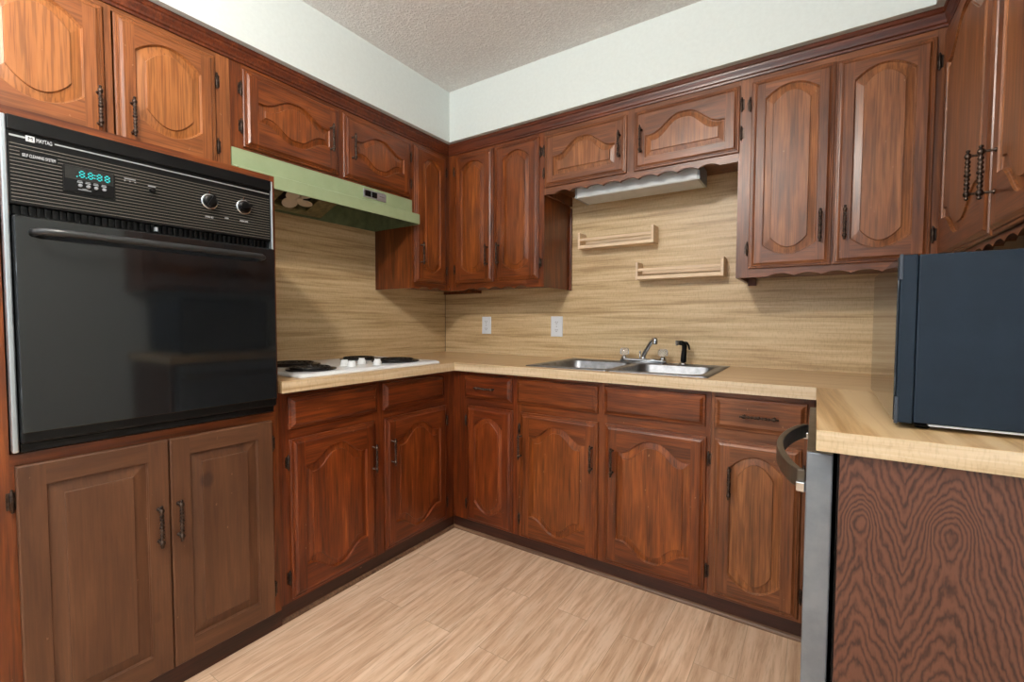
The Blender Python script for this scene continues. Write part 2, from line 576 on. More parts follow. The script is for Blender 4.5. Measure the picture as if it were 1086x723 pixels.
# ------------------------------------------------------------------ cabinet parts
def curve(u, kind, a):
    """how far the outline dips below its crest at u in 0..1"""
    s = abs(2 * u - 1)
    if kind == 'flat':
        return 0.0
    if kind == 'arch':
        R = (1 + a * a * 16) / (8 * a) if a > 0 else 1e9       # handled by caller through width
        return s * s * a
    # ogee: flat shoulders sweeping up into a broad crest
    q = min(1.0, max(0.0, s - 0.10) / 0.76)
    w = 0.5 * (1 - math.cos(PI * q))
    return a * (0.93 * w + 0.07 * min(1.0, s / 0.86) ** 2)


NS, NT_ = 6, 28


def door_mesh(w, h, top='arch', bot='arch', a=0.042, stile=0.056, rail_t=0.05, rail_b=0.05, thick=0.019, bev=0.034, rim=True):
    """raised-panel door, front towards -y, lower left corner of the back at the origin"""
    px0, px1 = stile, w - stile
    pt, pb = h - rail_t, rail_b
    at = a if top != 'flat' else 0
    ab = a if bot != 'flat' else 0

    def shape(i, t):
        x0, x1 = px0 + i, px1 - i
        L = []
        for k in range(NT_):                            # top, left to right
            u = k / (NT_ - 1)
            L.append((x0 + (x1 - x0) * u, -t, pt - i - curve(u, top, at)))
        zt, zb = pt - i - at, pb + i + ab
        for k in range(1, NS + 1):
            L.append((x1, -t, zt + (zb - zt) * k / (NS + 1)))
        for k in range(NT_):
            u = 1 - k / (NT_ - 1)
            L.append((x0 + (x1 - x0) * u, -t, pb + i + curve(u, bot, ab)))
        for k in range(1, NS + 1):
            L.append((x0, -t, zb + (zt - zb) * k / (NS + 1)))
        return L

    def rect(i, t):
        L = []
        for k in range(NT_):
            u = k / (NT_ - 1)
            L.append((px0 + (px1 - px0) * u, -t, h - i))
        sx = [(px1, h - i), (w - i, h - i), (w - i, h * 0.65), (w - i, h * 0.35), (w - i, i), (px1, i)]
        sx = [(px1 + (w - i - px1) * 0.5, h - i), (w - i, h - i), (w - i, h * 0.6), (w - i, h * 0.4), (w - i, i), (px1 + (w - i - px1) * 0.5, i)]
        L += [(x, -t, z) for x, z in sx]
        for k in range(NT_):
            u = 1 - k / (NT_ - 1)
            L.append((px0 + (px1 - px0) * u, -t, i))
        sx = [((px0 + i) * 0.5, i), (i, i), (i, h * 0.4), (i, h * 0.6), (i, h - i), ((px0 + i) * 0.5, h - i)]
        L += [(x, -t, z) for x, z in sx]
        return L
    bm = bmesh.new()
    if rim:
        lps = [rect(0, 0.0005), rect(0, 0.007), rect(0.003, 0.0095), rect(0.008, 0.0100), rect(0.0095, 0.0135), rect(0.0135, 0.0142), rect(0.021, thick), ]
    else:
        lps = [rect(0, 0.0005), rect(0, thick - 0.003), rect(0.003, thick)]
    k0 = len(lps) - 1
    lps += [shape(0, thick), shape(0.0008, thick - 0.004), shape(0.0026, thick - 0.0058), shape(0.0032, thick - 0.0095), shape(0.0058, thick - 0.0095), shape(bev * 0.8, thick - 0.0055), shape(bev * 0.8 + 0.0012, thick - 0.0052), shape(bev * 0.8 + 0.0018, thick - 0.0012), shape(bev * 0.8 + 0.0030, thick - 0.0002)]
    rows = [[bm.verts.new(p) for p in lp] for lp in lps]
    n = len(rows[0])
    for li, (A, B) in enumerate(zip(rows, rows[1:])):
        for i in range(n):
            j = (i + 1) % n
            f = bm.faces.new((A[i], A[j], B[j], B[i]))
            tb = i < NT_ - 1 or NT_ + NS <= i < 2 * NT_ + NS - 1
            if li <= k0:
                f.material_index = 1 if tb else 0
            else:
                f.material_index = 2
    bm.faces.new(list(reversed(rows[0])))
    f = bm.faces.new(rows[-1])
    f.material_index = 2
    return bm


def handle_mesh(L=0.128, off=0.026):
    """turned iron pull lying along z, centred, standing off towards -y"""
    bm = bmesh.new()
    pr = []
    h = L / 2
    pr += [(0.0008, -h), (0.0042, -h + 0.002), (0.0048, -h + 0.005), (0.0026, -h + 0.008), (0.0062, -h + 0.011), (0.0076, -h + 0.016), (0.0062, -h + 0.021), (0.0040, -h + 0.024)]
    z0, z1 = -h + 0.026, h - 0.026
    nb = 7
    for k in range(nb):
        c0 = z0 + (z1 - z0) * k / nb
        st = (z1 - z0) / nb
        g = 0.0072 if k == nb // 2 else 0.0060
        pr += [(0.0038, c0 + st * 0.05), (g, c0 + st * 0.35), (g, c0 + st * 0.65), (0.0038, c0 + st * 0.95)]
    pr += [(r, -z) for r, z in reversed(pr[:8])]
    lathe(bm, pr, (0, -off, 0), 'z', 10)
    for s in (-1, 1):
        lathe(bm, [(0.0055, 0.0), (0.0055, -0.002), (0.0032, -0.004), (0.003, -off)], (0, 0, s * (h - 0.016)), 'y', 8)
    return bm


def hinge_mesh():
    bm = bmesh.new()
    lathe(bm, [(0.001, -0.030), (0.0035, -0.027), (0.0025, -0.023), (0.0048, -0.021), (0.0048, 0.021), (0.0025, 0.023), (0.0035, 0.027), (0.001, 0.030)], (0, -0.006, 0), 'z', 10)
    bx(bm, -0.010, 0.010, -0.0035, -0.0004, -0.021, 0.021)
    return bm


_h = handle_mesh(); HANDLE_ME = bpy.data.meshes.new('handle'); bmesh.ops.recalc_face_normals(_h, faces=_h.faces[:]); _h.to_mesh(HANDLE_ME); _h.free(); HANDLE_ME.materials.append(IRON)
_h = hinge_mesh(); HINGE_ME = bpy.data.meshes.new('hinge'); bmesh.ops.recalc_face_normals(_h, faces=_h.faces[:]); _h.to_mesh(HINGE_ME); _h.free(); HINGE_ME.materials.append(IRON)


def inst(name, me, parent, loc, rot=(0, 0, 0)):
    o = bpy.data.objects.new(name, me)
    COL.objects.link(o)
    o.parent, o.location, o.rotation_euler = parent, loc, rot
    return o


def door(cab, x0, x1, z0, z1, hside, hz, hinge='', mats=(None, None, None), **kw):
    """hside: offset of the pull from the left edge of the door (local); hinge: 'l' or 'r'"""
    w, h = x1 - x0, z1 - z0
    th = kw.get('thick', 0.019)
    ms = [mats[0] or WV, mats[1] or WH, mats[2] or PV]
    d = obj('door', door_mesh(w, h, **kw), ms, cab, (x0, 0, z0))
    if hside is not None:
        inst('handle', HANDLE_ME, d, (hside, -th, hz - z0))
    if hinge:
        hx = -0.0065 if hinge == 'l' else w + 0.0065
        m = 0.062 if h > 0.4 else 0.045 + 0.02
        m = 0.085 if h > 0.4 else 0.078
        for z in (m, h - m):
            inst('hinge', HINGE_ME, d, (hx, 0, z))
    return d


def drawer(cab, x0, x1, z0, z1, pull=None):
    w, h = x1 - x0, z1 - z0
    bm = bmesh.new()
    R = lambda i, t: [(i, -t, i), (w - i, -t, i), (w - i, -t, h - i), (i, -t, h - i)]
    loft(bm, [R(0, 0.0005), R(0, 0.007), R(0.003, 0.010), R(0.008, 0.0105), R(0.020, 0.019)])
    d = obj('drawer', bm, [WH], cab, (x0, 0, z0))
    if pull:
        inst('handle', HANDLE_ME, d, (pull - x0, -0.019, h / 2), (0, PI / 2, 0))
    return d


def frame(cab, w, z0, z1, cuts_x, top_h, bot_h, rails=(), scallop=None, sw=0.0, mats=None):
    """face frame from y=0 back to y=.019: stiles at cuts_x [(x0,x1)...], rails between, scalloped lower edge"""
    bm = bmesh.new()
    T = 0.019
    for x0, x1 in cuts_x:
        inner = scallop is not None and (x0, x1) not in (cuts_x[0], cuts_x[-1])
        bx(bm, x0, x1, 0, T, z0 + (bot_h if inner else 0), z1, 0)
    gaps = [(cuts_x[i][1], cuts_x[i + 1][0]) for i in range(len(cuts_x) - 1)]
    for g0, g1 in gaps:
        bx(bm, g0, g1, 0, T, z1 - top_h, z1, 1)
        for r0, r1 in rails:
            bx(bm, g0, g1, 0, T, r0, r1, 1)
        if scallop is None:
            bx(bm, g0, g1, 0, T, z0, z0 + bot_h, 1)
    if scallop is not None:
        g0, g1 = cuts_x[0][1], cuts_x[-1][0]
        period, depth, m0, m1 = scallop
        xs, zs = [], []
        n = max(2, round((g1 - g0 - m0 - m1) / period))
        N = n * 12
        pts = [(g0, z0)]
        for k in range(N + 1):
            u = k / N
            x = g0 + m0 + (g1 - g0 - m0 - m1) * u
            ph = (u * n) % 1.0
            z = z0 + depth * (math.sin(PI * ph) ** 0.8 if 0 < ph < 1 else 0)
            pts.append((x, z))
        pts.append((g1, z0))
        for (xa, za), (xb, zb) in zip(pts, pts[1:]):
            if xb - xa < 1e-6:
                continue
            f0 = [bm.verts.new(p) for p in ((xa, 0, za), (xb, 0, zb), (xb, 0, z0 + bot_h), (xa, 0, z0 + bot_h))]
            f1 = [bm.verts.new(p) for p in ((xa, T, za), (xb, T, zb), (xb, T, z0 + bot_h), (xa, T, z0 + bot_h))]
            for a, b in ((0, 1), (2, 3)):
                fc = bm.faces.new((f0[a], f0[b], f1[b], f1[a])); fc.material_index = 1
            fc = bm.faces.new(f0[::-1]); fc.material_index = 1
            fc = bm.faces.new(f1); fc.material_index = 1
    return obj('face_frame', bm, mats or [WV, WH], cab)


def carcass(cab, w, depth, z0, z1, m=None, floor_up=0.02, back=True):
    bm = bmesh.new()
    y0, y1 = 0.0195, depth - 0.0055
    t = 0.014
    bx(bm, 0.0005, t, y0, y1, z0, z1)
    bx(bm, w - t, w - 0.0005, y0, y1, z0, z1)
    bx(bm, t, w - t, y0, y1, z0 + floor_up, z0 + floor_up + t)
    bx(bm, t, w - t, y0, y1, z1 - t, z1)
    bx(bm, t, w - t, y1 - 0.006, y1, z0 + floor_up + t, z1 - t)
    return obj('carcass', bm, m or WV, cab)


# ------------------------------------------------------------------ wall cabinets
ZU, ZT = 1.3213, 2.2055
D0, D1 = 1.356, 2.126          # tall door bottom and top
LEFT = PI / 2                  # fronts face +x
RIGHT = -PI / 2                # fronts face -x


def at_left(y0, x=DU, z=0.0):
    return (x, y0, z)


WV, WH, PV = OAK_HONEY
# above the oven: local x = world y - y0
y0 = -2.30
c = thing('wall_cabinet', 'orange-brown two-door wall cabinet with arched panels above the black oven', 'cabinet', at_left(y0), LEFT)
ZB = 1.70
frame(c, 0.70, ZB, ZT, [(0, 0.026), (0.334, 0.352), (0.660, 0.709)], 0.075, 0.03)
carcass(c, 0.709, DU, ZB, ZT)
door(c, 0.030, 0.330, 1.712, D1, 0.300 - 0.021, 1.80, 'l', stile=0.052, rail_t=0.045, rail_b=0.06, a=0.05)
door(c, 0.356, 0.656, 1.712, D1, 0.039, 1.80, 'r', stile=0.052, rail_t=0.045, rail_b=0.06, a=0.05)

# above the range hood
WV, WH, PV = OAK_MID
y0 = -1.590
c = thing('wall_cabinet', 'short two-door wall cabinet with eye-shaped panels above the green range hood', 'cabinet', at_left(y0), LEFT)
frame(c, 0.958, 1.812, ZT, [(0, 0.049), (0.480, 0.510), (0.942, 0.958)], 0.085, 0.02)
carcass(c, 0.958, DU, 1.812, ZT, floor_up=0.004)
door(c, 0.046, 0.482, 1.824, D1, 0.436 - 0.052, 1.978, 'l', top='ogee', bot='ogee', a=0.052, stile=0.055, rail_t=0.060, rail_b=0.060, bev=0.03)
door(c, 0.507, 0.943, 1.824, D1, 0.044, 1.974, 'r', top='ogee', bot='ogee', a=0.052, stile=0.055, rail_t=0.060, rail_b=0.060, bev=0.03)

# narrow tall one in the corner, left run
y0 = -0.6315
c = thing('wall_cabinet', 'narrow tall one-door wall cabinet in the corner beside the green hood', 'cabinet', at_left(y0), LEFT)
frame(c, 0.3125, ZU, ZT, [(0, 0.020), (0.275, 0.3125)], 0.085, 0.045, scallop=(0.085, 0.012, 0.03, 0.03))
carcass(c, 0.6315 - 0.0065, DU, ZU, ZT)
door(c, 0.014, 0.278, D0, D1, 0.038, 1.52, 'r', stile=0.058, rail_t=0.05, rail_b=0.06, bev=0.028)

# back run: two tall arched doors
x0 = 0.3195
c = thing('wall_cabinet', 'tall two-door wall cabinet with arched panels left of the sink', 'cabinet', (x0, -DU, 0))
wB = 0.9975 - x0
frame(c, wB, ZU, ZT, [(0, 0.056), (0.342, 0.358), (0.645, wB)], 0.085, 0.045, scallop=(0.088, 0.012, 0.07, 0.07))
carcass(c, wB, DU, ZU, ZT)
door(c, 0.0535, 0.3435, D0 + 0.008, D1 + 0.002, 0.256, 1.515, 'l', stile=0.058, rail_t=0.045, rail_b=0.055)
door(c, 0.3565, 0.6485, D0 + 0.010, D1 + 0.002, 0.034, 1.518, 'r', stile=0.058, rail_t=0.045, rail_b=0.055)
bm = bmesh.new(); bx(bm, wB, wB + 0.016, DU - 0.024, DU - 0.0055, ZU - 0.004, 1.80); obj('scribe_strip', bm, [WV], c, bevel=0.004)

# back run: short pair over the sink
WV, WH, PV = OAK_BROWN
x0 = 0.9975
wS = 1.9395 - x0
c = thing('wall_cabinet', 'short two-door wall cabinet bridging over the sink and strip light', 'cabinet', (x0, -DU, 0))
frame(c, wS, 1.812, ZT, [(0.0005, 0.012), (0.450, 0.497), (0.940, wS - 0.0005)], 0.085, 0.042, scallop=(0.088, 0.013, 0.05, 0.07))
carcass(c, wS, DU, 1.812, ZT, floor_up=0.052)
door(c, 0.005, 0.456, 1.848, D1 - 0.004, 0.421, 1.981, 'l', top='ogee', bot='flat', a=0.072, stile=0.055, rail_t=0.05, rail_b=0.052, bev=0.03)
door(c, 0.493, 0.945, 1.848, D1 - 0.004, 0.037, 1.981, 'r', top='ogee', bot='flat', a=0.072, stile=0.055, rail_t=0.05, rail_b=0.052, bev=0.03)

# back run: tall pair right of the sink
x0 = 1.9395
wR = 2.5875 - x0
c = thing('wall_cabinet', 'tall two-door wall cabinet with arched panels right of the sink', 'cabinet', (x0, -DU, 0))
frame(c, wR, ZU, ZT, [(0, 0.050), (0.328, 0.342), (0.612, wR)], 0.085, 0.045, scallop=(0.088, 0.012, 0.07, 0.03))
carcass(c, RX - x0 - 0.001, DU, ZU, ZT)
door(c, 0.0475, 0.3315, D0, D1 - 0.004, 0.247, 1.506, 'l', stile=0.05, rail_t=0.04, rail_b=0.05)
door(c, 0.3365, 0.6165, D0, D1 - 0.008, 0.034, 1.507, 'r', stile=0.052, rail_t=0.045, rail_b=0.05)
bm = bmesh.new(); bx(bm, 0.0145, 0.050, DU - 0.030, DU - 0.0125, ZU - 0.016, ZU + 0.0195); obj('hanging_block', bm, [WH], c, bevel=0.003)

# right run, over the peninsula; local x = -(world y - y0)
y0 = -0.3195
wW = 1.37 - 0.3195
c = thing('wall_cabinet', 'wall cabinet with curved-panel doors on the right wall above the microwave', 'cabinet', (XR, y0, 0), RIGHT)
frame(c, wW, ZU, ZT, [(0, 0.030), (0.582, 0.604), (1.035, wW)], 0.085, 0.035, scallop=(0.088, 0.012, 0.03, 0.05))
carcass(c, wW, RX - XR, ZU, ZT)
door(c, 0.026, 0.587, D0 - 0.012, D1, 0.561 - 0.055, 1.51, '', top='ogee', bot='ogee', a=0.075, stile=0.058, rail_t=0.06, rail_b=0.06)
door(c, 0.598, 1.040, D0 - 0.012, D1, 0.050, 1.487, '', top='ogee', bot='ogee', a=0.075, stile=0.058, rail_t=0.06, rail_b=0.06)

# ------------------------------------------------------------------ base cabinets
ZBC = 0.8695
DR0, DR1, DD0, DD1 = 0.726, 0.849, 0.074, 0.687
RAILS = [(0.675, 0.738)]


def base(label, loc, rz, w, stiles, wc=None, depth=DF, z1=None):
    c = thing('base_cabinet', label, 'cabinet', loc, rz)
    frame(c, w, 0.062, ZBC, stiles, 0.032, 0.022, RAILS)
    carcass(c, wc or w, depth, 0.062, z1 or ZBC)
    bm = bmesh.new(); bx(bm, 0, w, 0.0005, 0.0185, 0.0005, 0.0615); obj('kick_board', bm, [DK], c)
    return c


WV, WH, PV = OAK_RED
y0 = -1.583
c = base('reddish two-door base cabinet with two drawers under the white cooktop', (DF, y0, 0), LEFT, 1.583 - DF - 0.001,
         [(0, 0.055), (0.440, 0.500), (0.910, 0.988)], 1.583 - 0.0065)
drawer(c, 0.044, 0.459, DR0, DR1)
drawer(c, 0.493, 0.899, DR0, DR1)
door(c, 0.047, 0.447, DD0, DD1, 0.377, 0.527, 'l', top='ogee', bot='ogee', a=0.062)
door(c, 0.500, 0.920, DD0, DD1, 0.031, 0.531, 'r', top='ogee', bot='ogee', a=0.062)

x0 = DF
w1 = 1.007 - x0
c = base('narrow one-door base cabinet with one small drawer in the corner', (x0, -DF, 0), 0, w1, [(0, 0.102), (0.385, w1 - 0.0005)])
drawer(c, 0.080, 0.385, DR0, DR1, 0.2325)
door(c, 0.096, 0.391, DD0 - 0.008, DD1, 0.352, 0.523, 'l', a=0.055, stile=0.058, rail_t=0.05, rail_b=0.06, bev=0.03)

WV, WH, PV = OAK_MID
x0 = 1.007
w2 = 1.902 - x0
c = base('wide two-door base cabinet with two blank drawer fronts below the sink', (x0, -DF, 0), 0, w2, [(0.0005, 0.028), (0.425, 0.472), (0.875, w2 - 0.0005)], z1=0.70)
drawer(c, 0.002, 0.430, DR0, DR1)
drawer(c, 0.458, 0.876, DR0, DR1 + 0.003)
door(c, 0.023, 0.432, DD0 - 0.008, DD1, 0.386, 0.525, 'l', top='ogee', bot='ogee', a=0.062)
door(c, 0.465, 0.882, DD0, DD1, 0.040, 0.528, 'r', top='ogee', bot='ogee', a=0.062)

WV, WH, PV = OAK_BROWN
x0 = 1.902
w3 = 2.236 - x0
c = base('one-door base cabinet with a handled drawer beside the dishwasher', (x0, -DF, 0), 0, w3, [(0.0005, 0.024), (0.302, w3)], RX - x0 - 0.001)
drawer(c, 0.014, 0.313, DR0, DR1, 0.166)
door(c, 0.016, 0.300, DD0, DD1, 0.057, 0.532, 'r', a=0.05)

# ------------------------------------------------------------------ oven tower
WV, WH, PV = OAK_MID
TY0, TY1, TX, TZ = -2.30, -1.5835, 0.610, 1.647
c = thing('oven_cabinet', 'tall wooden oven housing with two plain brown doors below the oven', 'cabinet', (TX, TY0, 0), LEFT)
wT = TY1 - TY0
OL, OR_ = 0.048, wT - 0.0165          # oven opening
OB, OT = 0.805, 1.624
bm = bmesh.new()
T = 0.02
bx(bm, 0, OL, 0, T, 0.76, TZ, 0); bx(bm, OR_, wT, 0, T, 0.76, TZ, 0)
bx(bm, 0, 0.068, 0, T, 0.062, 0.76, 0); bx(bm, 0.672, wT, 0, T, 0.062, 0.76, 0)
bx(bm, OL, OR_, 0, T, OT, TZ, 1); bx(bm, OL, OR_, 0, T, 0.76, OB, 1); bx(bm, 0.068, 0.672, 0, T, 0.062, 0.090, 1)
bx(bm, 0.362, 0.378, 0, T, 0.09, 0.76, 0)
obj('face_frame', bm, [WV, WH], c)
bm = bmesh.new()
bx(bm, 0, 0.016, T, TX - 0.0005, 0.0005, TZ); bx(bm, wT - 0.016, wT, T, TX - 0.0055, 0.0005, TZ)
bx(bm, 0.016, wT - 0.016, T, TX - 0.0055, TZ - 0.016, TZ); bx(bm, 0.016, wT - 0.016, T, TX - 0.0055, 0.78, 0.80)
bx(bm, 0.016, wT - 0.016, TX - 0.02, TX - 0.0055, 0.06, 0.78)
obj('carcass', bm, [WV], c)
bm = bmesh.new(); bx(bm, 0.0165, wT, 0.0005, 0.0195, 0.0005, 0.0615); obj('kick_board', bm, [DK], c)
pk = dict(top='flat', bot='flat', a=0, stile=0.052, rail_t=0.055, rail_b=0.065, bev=0.04, rim=False)
bmats = (BV, BH, BV)


dA = door(c, 0.055, 0.3695, 0.072, 0.777, 0.284, 0.528, 'l', bmats, **pk)
dB = door(c, 0.3725, 0.684, 0.072, 0.777, 0.017, 0.530, 'r', bmats, **pk)

# ------------------------------------------------------------------ wall oven (local x = world y - y0, front -y)
ov = thing('wall_oven', 'black built-in wall oven with glass door and green-blue clock display', 'oven', (TX, TY0, 0), LEFT)
ox0, ox1 = 0.0525, wT - 0.020
bm = bmesh.new(); bx(bm, ox0 + 0.005, ox1 - 0.005, 0.001, 0.50, OB + 0.004, OT - 0.004); obj('oven_body', bm, [BLACK], ov)
bm = bmesh.new(); bx(bm, ox0 + 0.010, ox1 - 0.006, -0.020, 0.0005, 1.412, OT - 0.002); obj('control_panel', bm, [BLACK], ov, bevel=0.002)
bm = bmesh.new(); bx(bm, ox0 + 0.010, ox1 - 0.006, -0.026, -0.0205, 1.586, OT - 0.003); obj('panel_visor', bm, [BLACK], ov, bevel=0.002)
for xa, xb in ((ox0 - 0.002, ox0 + 0.0095), (ox1 - 0.0055, ox1 + 0.002)):
    za = 0.812 if xa < 0.3 else 1.36
    bm = bmesh.new(); bx(bm, xa, xb, -0.024, 0.0, za, OT - 0.004); obj('metal_trim', bm, [ALU], ov, bevel=0.003)
# printed lines
PX0, PX1 = ox0 + 0.014, ox1 - 0.010
bm = bmesh.new()
bx(bm, PX0, PX0 + 0.027, -0.0212, -0.0195, 1.5725, 1.5765); bx(bm, 0.145, PX1, -0.0212, -0.0195, 1.5735, 1.5765)
obj('bright_line', bm, [BRIGHTLINE], ov)
bm = bmesh.new()
z = 1.556
while z > 1.42:
    segs = [(PX0, PX1)]
    if 1.525 < z < 1.54:
        segs = [(PX0, 0.083), (0.150, PX1)]
    elif 1.462 < z <= 1.534:
        segs = [(PX0, 0.157), (0.263, PX1)]
    for a, b in segs:
        bx(bm, a, b, -0.0208, -0.0195, z - 0.0009, z + 0.0009)
    z -= 0.00845
obj('printed_lines', bm, [LINE], ov)
FR = (PI / 2, 0, 0)
bm = bmesh.new(); bx(bm, 0.094, 0.110, -0.0214, -0.0195, 1.567, 1.581); obj('logo_badge', bm, [PRINT], ov, bevel=0.001)
text('logo_mark', 'M', 0.012, BLACK, ov, (0.102, -0.0216, 1.574), FR)
text('brand_lettering', 'MAYTAG', 0.0135, PRINT, ov, (0.1265, -0.0205, 1.5735), FR, sx=0.52)
text('panel_lettering', 'SELF CLEANING SYSTEM', 0.0105, PRINT, ov, (0.1165, -0.0205, 1.5325), FR, sx=0.52)
bm = bmesh.new(); bx(bm, 0.159, 0.261, -0.0225, -0.0195, 1.464, 1.531); dp = obj('clock_display', bm, [BLACK], ov, bevel=0.001)
bm = bmesh.new(); bx(bm, 0.161, 0.259, -0.0232, -0.0222, 1.497, 1.529); obj('display_window', bm, [DISPLAY], dp)


def digit(bm, x, z, w, h, t=0.0028):
    y0, y1 = -0.0240, -0.0230
    for zz in (z, z + h / 2, z + h):
        bx(bm, x + t * .6, x + w - t * .6, y0, y1, zz - t / 2, zz + t / 2)
    for xx in (x, x + w):
        bx(bm, xx - t / 2, xx + t / 2, y0, y1, z + t * .6, z + h / 2 - t * .6)
        bx(bm, xx - t / 2, xx + t / 2, y0, y1, z + h / 2 + t * .6, z + h - t * .6)


bm = bmesh.new()
for dx in (0.190, 0.207, 0.225, 0.241):
    digit(bm, dx, 1.5055, 0.0085, 0.015)
for px, pz in ((0.1845, 1.5055), (0.2025, 1.5055), (0.2198, 1.509), (0.2198, 1.5165)):
    bx(bm, px - 0.0013, px + 0.0013, -0.0240, -0.0230, pz - 0.0013, pz + 0.0013)
obj('lit_digits', bm, [CYAN], dp)
for k, bxp in enumerate((0.190, 0.206, 0.2215, 0.238)):
    bm = bmesh.new(); lathe(bm, [(0.0042, -0.0222), (0.0042, -0.027), (0.003, -0.0285)], (0, 0, 0), 'y', 12); obj('clock_button', bm, [GREYPRINT], dp, (bxp, 0, 1.4835))
    bm = bmesh.new(); bx(bm, bxp - 0.0055, bxp + 0.0055, -0.0228, -0.0222, 1.4905, 1.4930); bx(bm, bxp - 0.0045, bxp + 0.0045, -0.0228, -0.0222, 1.4945, 1.4960)
    obj('button_marking', bm, [GREYPRINT], dp)
bm = bmesh.new(); bx(bm, 0.186, 0.212, -0.0228, -0.0222, 1.4725, 1.4745); bx(bm, 0.194, 0.205, -0.0228, -0.0222, 1.4755, 1.4770); obj('button_marking', bm, [GREYPRINT], dp)
bm = bmesh.new(); bx(bm, 0.283, 0.308, -0.0212, -0.0195, 1.5255, 1.5285)
for px in (0.284, 0.2955, 0.307):
    bx(bm, px - 0.0015, px + 0.0015, -0.0214, -0.0195, 1.5195, 1.5225)
obj('indicator_marking', bm, [GREYPRINT], ov)
bm = bmesh.new(); lathe(bm, [(0.008, -0.0195), (0.008, -0.024), (0.006, -0.034), (0.004, -0.035)], (0, 0, 0), 'y', 16); kn = obj('selector_knob', bm, [BLACK], ov, (0.346, 0, 1.507))
bm = bmesh.new(); bx(bm, 0.337, 0.355, -0.0214, -0.0195, 1.5175, 1.5215); obj('knob_marking', bm, [GREYPRINT], ov)
for kx, kz in ((0.495, 1.508), (0.599, 1.512)):
    bm = bmesh.new()
    lathe(bm, [(0.024, -0.0195), (0.0245, -0.023), (0.0235, -0.026), (0.0205, -0.0265)], (0, 0, 0), 'y', 28)
    for k in range(28):
        pass
    bx(bm, -0.0015, 0.0015, -0.024, -0.0195, 0.0245, 0.033)
    k0 = obj('oven_knob', bm, [CHROME], ov, (kx, 0, kz))
    bm = bmesh.new()
    lathe(bm, [(0.0195, -0.026), (0.019, -0.034), (0.0175, -0.037), (0.010, -0.038)], (0, 0, 0), 'y', 28)
    bx(bm, -0.0045, 0.0045, -0.046, -0.037, -0.0185, 0.0185)
    obj('knob_cap', bm, [BLACK], k0, rot=(0, 0.5 if kx < 0.55 else 1.3, 0))
text('panel_lettering', 'OVEN SET', 0.0075, PRINT, ov, (0.495, -0.0205, 1.4600), FR, sx=0.7)
text('panel_lettering', 'OVEN TEMP', 0.0075, PRINT, ov, (0.600, -0.0205, 1.4655), FR, sx=0.65)
text('panel_lettering', 'OVEN', 0.0060, PRINT, ov, (0.546, -0.0205, 1.4660), FR, sx=0.7)
# vent strip
bm = bmesh.new()
VX0, VX1 = ox0 + 0.018, ox1 - 0.02
bx(bm, ox0 + 0.010, ox1 - 0.006, -0.004, 0.0005, 1.388, 1.4115)
n = 44
for k in range(n + 1):
    x = VX0 + (VX1 - VX0) * k / n
    bx(bm, x - 0.0022, x + 0.0022, -0.016, -0.004, 1.3895, 1.4105)
vt = obj('vent_grille', bm, [BLACK], ov)
bm = bmesh.new(); bx(bm, 0.350, 0.357, -0.024, -0.004, 1.392, 1.404); obj('door_latch', bm, [GREYPRINT], ov, bevel=0.001)
# door
bm = bmesh.new(); bx(bm, ox0 + 0.012, ox1 - 0.001, -0.032, -0.001, 0.832, 1.386); od = obj('oven_door', bm, [BLACK], ov, bevel=0.006)
bm = bmesh.new(); bx(bm, ox0 + 0.014, ox1 - 0.003, -0.0375, -0.0322, 0.858, 1.383); obj('door_glass', bm, [GLASSBLACK], od, bevel=0.003, seg=3)
bm = bmesh.new()
hz = 1.347
hx0, hx1 = 0.098, 0.645
pts = [(hx0, -0.036, hz), (hx0 + 0.004, -0.058, hz), (hx0 + 0.016, -0.075, hz), (hx0 + 0.05, -0.082, hz), (hx1 - 0.05, -0.082, hz), (hx1 - 0.016, -0.075, hz), (hx1 - 0.004, -0.058, hz), (hx1, -0.036, hz)]
tube(bm, pts, 0.0095, 12)
obj('door_handle', bm, [HBAR], od)
bm = bmesh.new(); bx(bm, ox0 + 0.012, ox1 - 0.007, -0.020, 0.0, OB + 0.006, 0.831)
obj('lower_trim', bm, [BLACK], ov, bevel=0.002)
for k in range(3):
    bm = bmesh.new(); bx(bm, 0.09 + k * 0.18, 0.23 + k * 0.18, -0.0208, -0.0198, 0.8165, 0.8205); obj('lower_vent', bm, [DARKSLOT], ov)

# ------------------------------------------------------------------ worktops
ZC, CT, DC = 0.9136, 0.0434, 0.6384
ZL = ZC - CT
SX0, SX1, SY0, SY1 = 1.047, 1.885, -0.580, -0.040   # sink rim
wt = thing('worktop', 'L-shaped tan wood-grain laminate worktop under cooktop and sink', 'worktop', (0, 0, ZL))
bm = bmesh.new()
h0, h1 = 0.0008, CT
cx0, cx1, cy0, cy1 = SX0 + 0.02, SX1 - 0.02, SY0 + 0.02, SY1 - 0.02
CKX0, CKX1, CKY0, CKY1 = 0.085, 0.585, -1.465, -0.725
e = 0.003
def top_boxes(bm, z0, z1):
    bx(bm, 0.0045, CKX0, -1.5825, -0.0045, z0, z1)
    bx(bm, CKX1, DC - e, -1.5825, -0.0045, z0, z1)
    bx(bm, CKX0, CKX1, -1.5825, CKY0, z0, z1)
    bx(bm, CKX0, CKX1, CKY1, -0.0045, z0, z1)
    bx(bm, DC - e, cx0, -DC + e, -0.0045, z0, z1)
    bx(bm, cx0, cx1, -DC + e, cy0, z0, z1)
    bx(bm, cx0, cx1, cy1, -0.0045, z0, z1)
    bx(bm, cx1, RX - 0.0008, -DC + e, -0.0045, z0, z1)
top_boxes(bm, h0, h1)
obj('top_panel', bm, [TOP_L], wt)
bm = bmesh.new()
bx(bm, DC - e + 0.0001, DC, -1.5825, -DC, h0, h1 - 0.0006)
obj('left_edge_band', bm, [EDGE_LY], wt)
bm = bmesh.new()
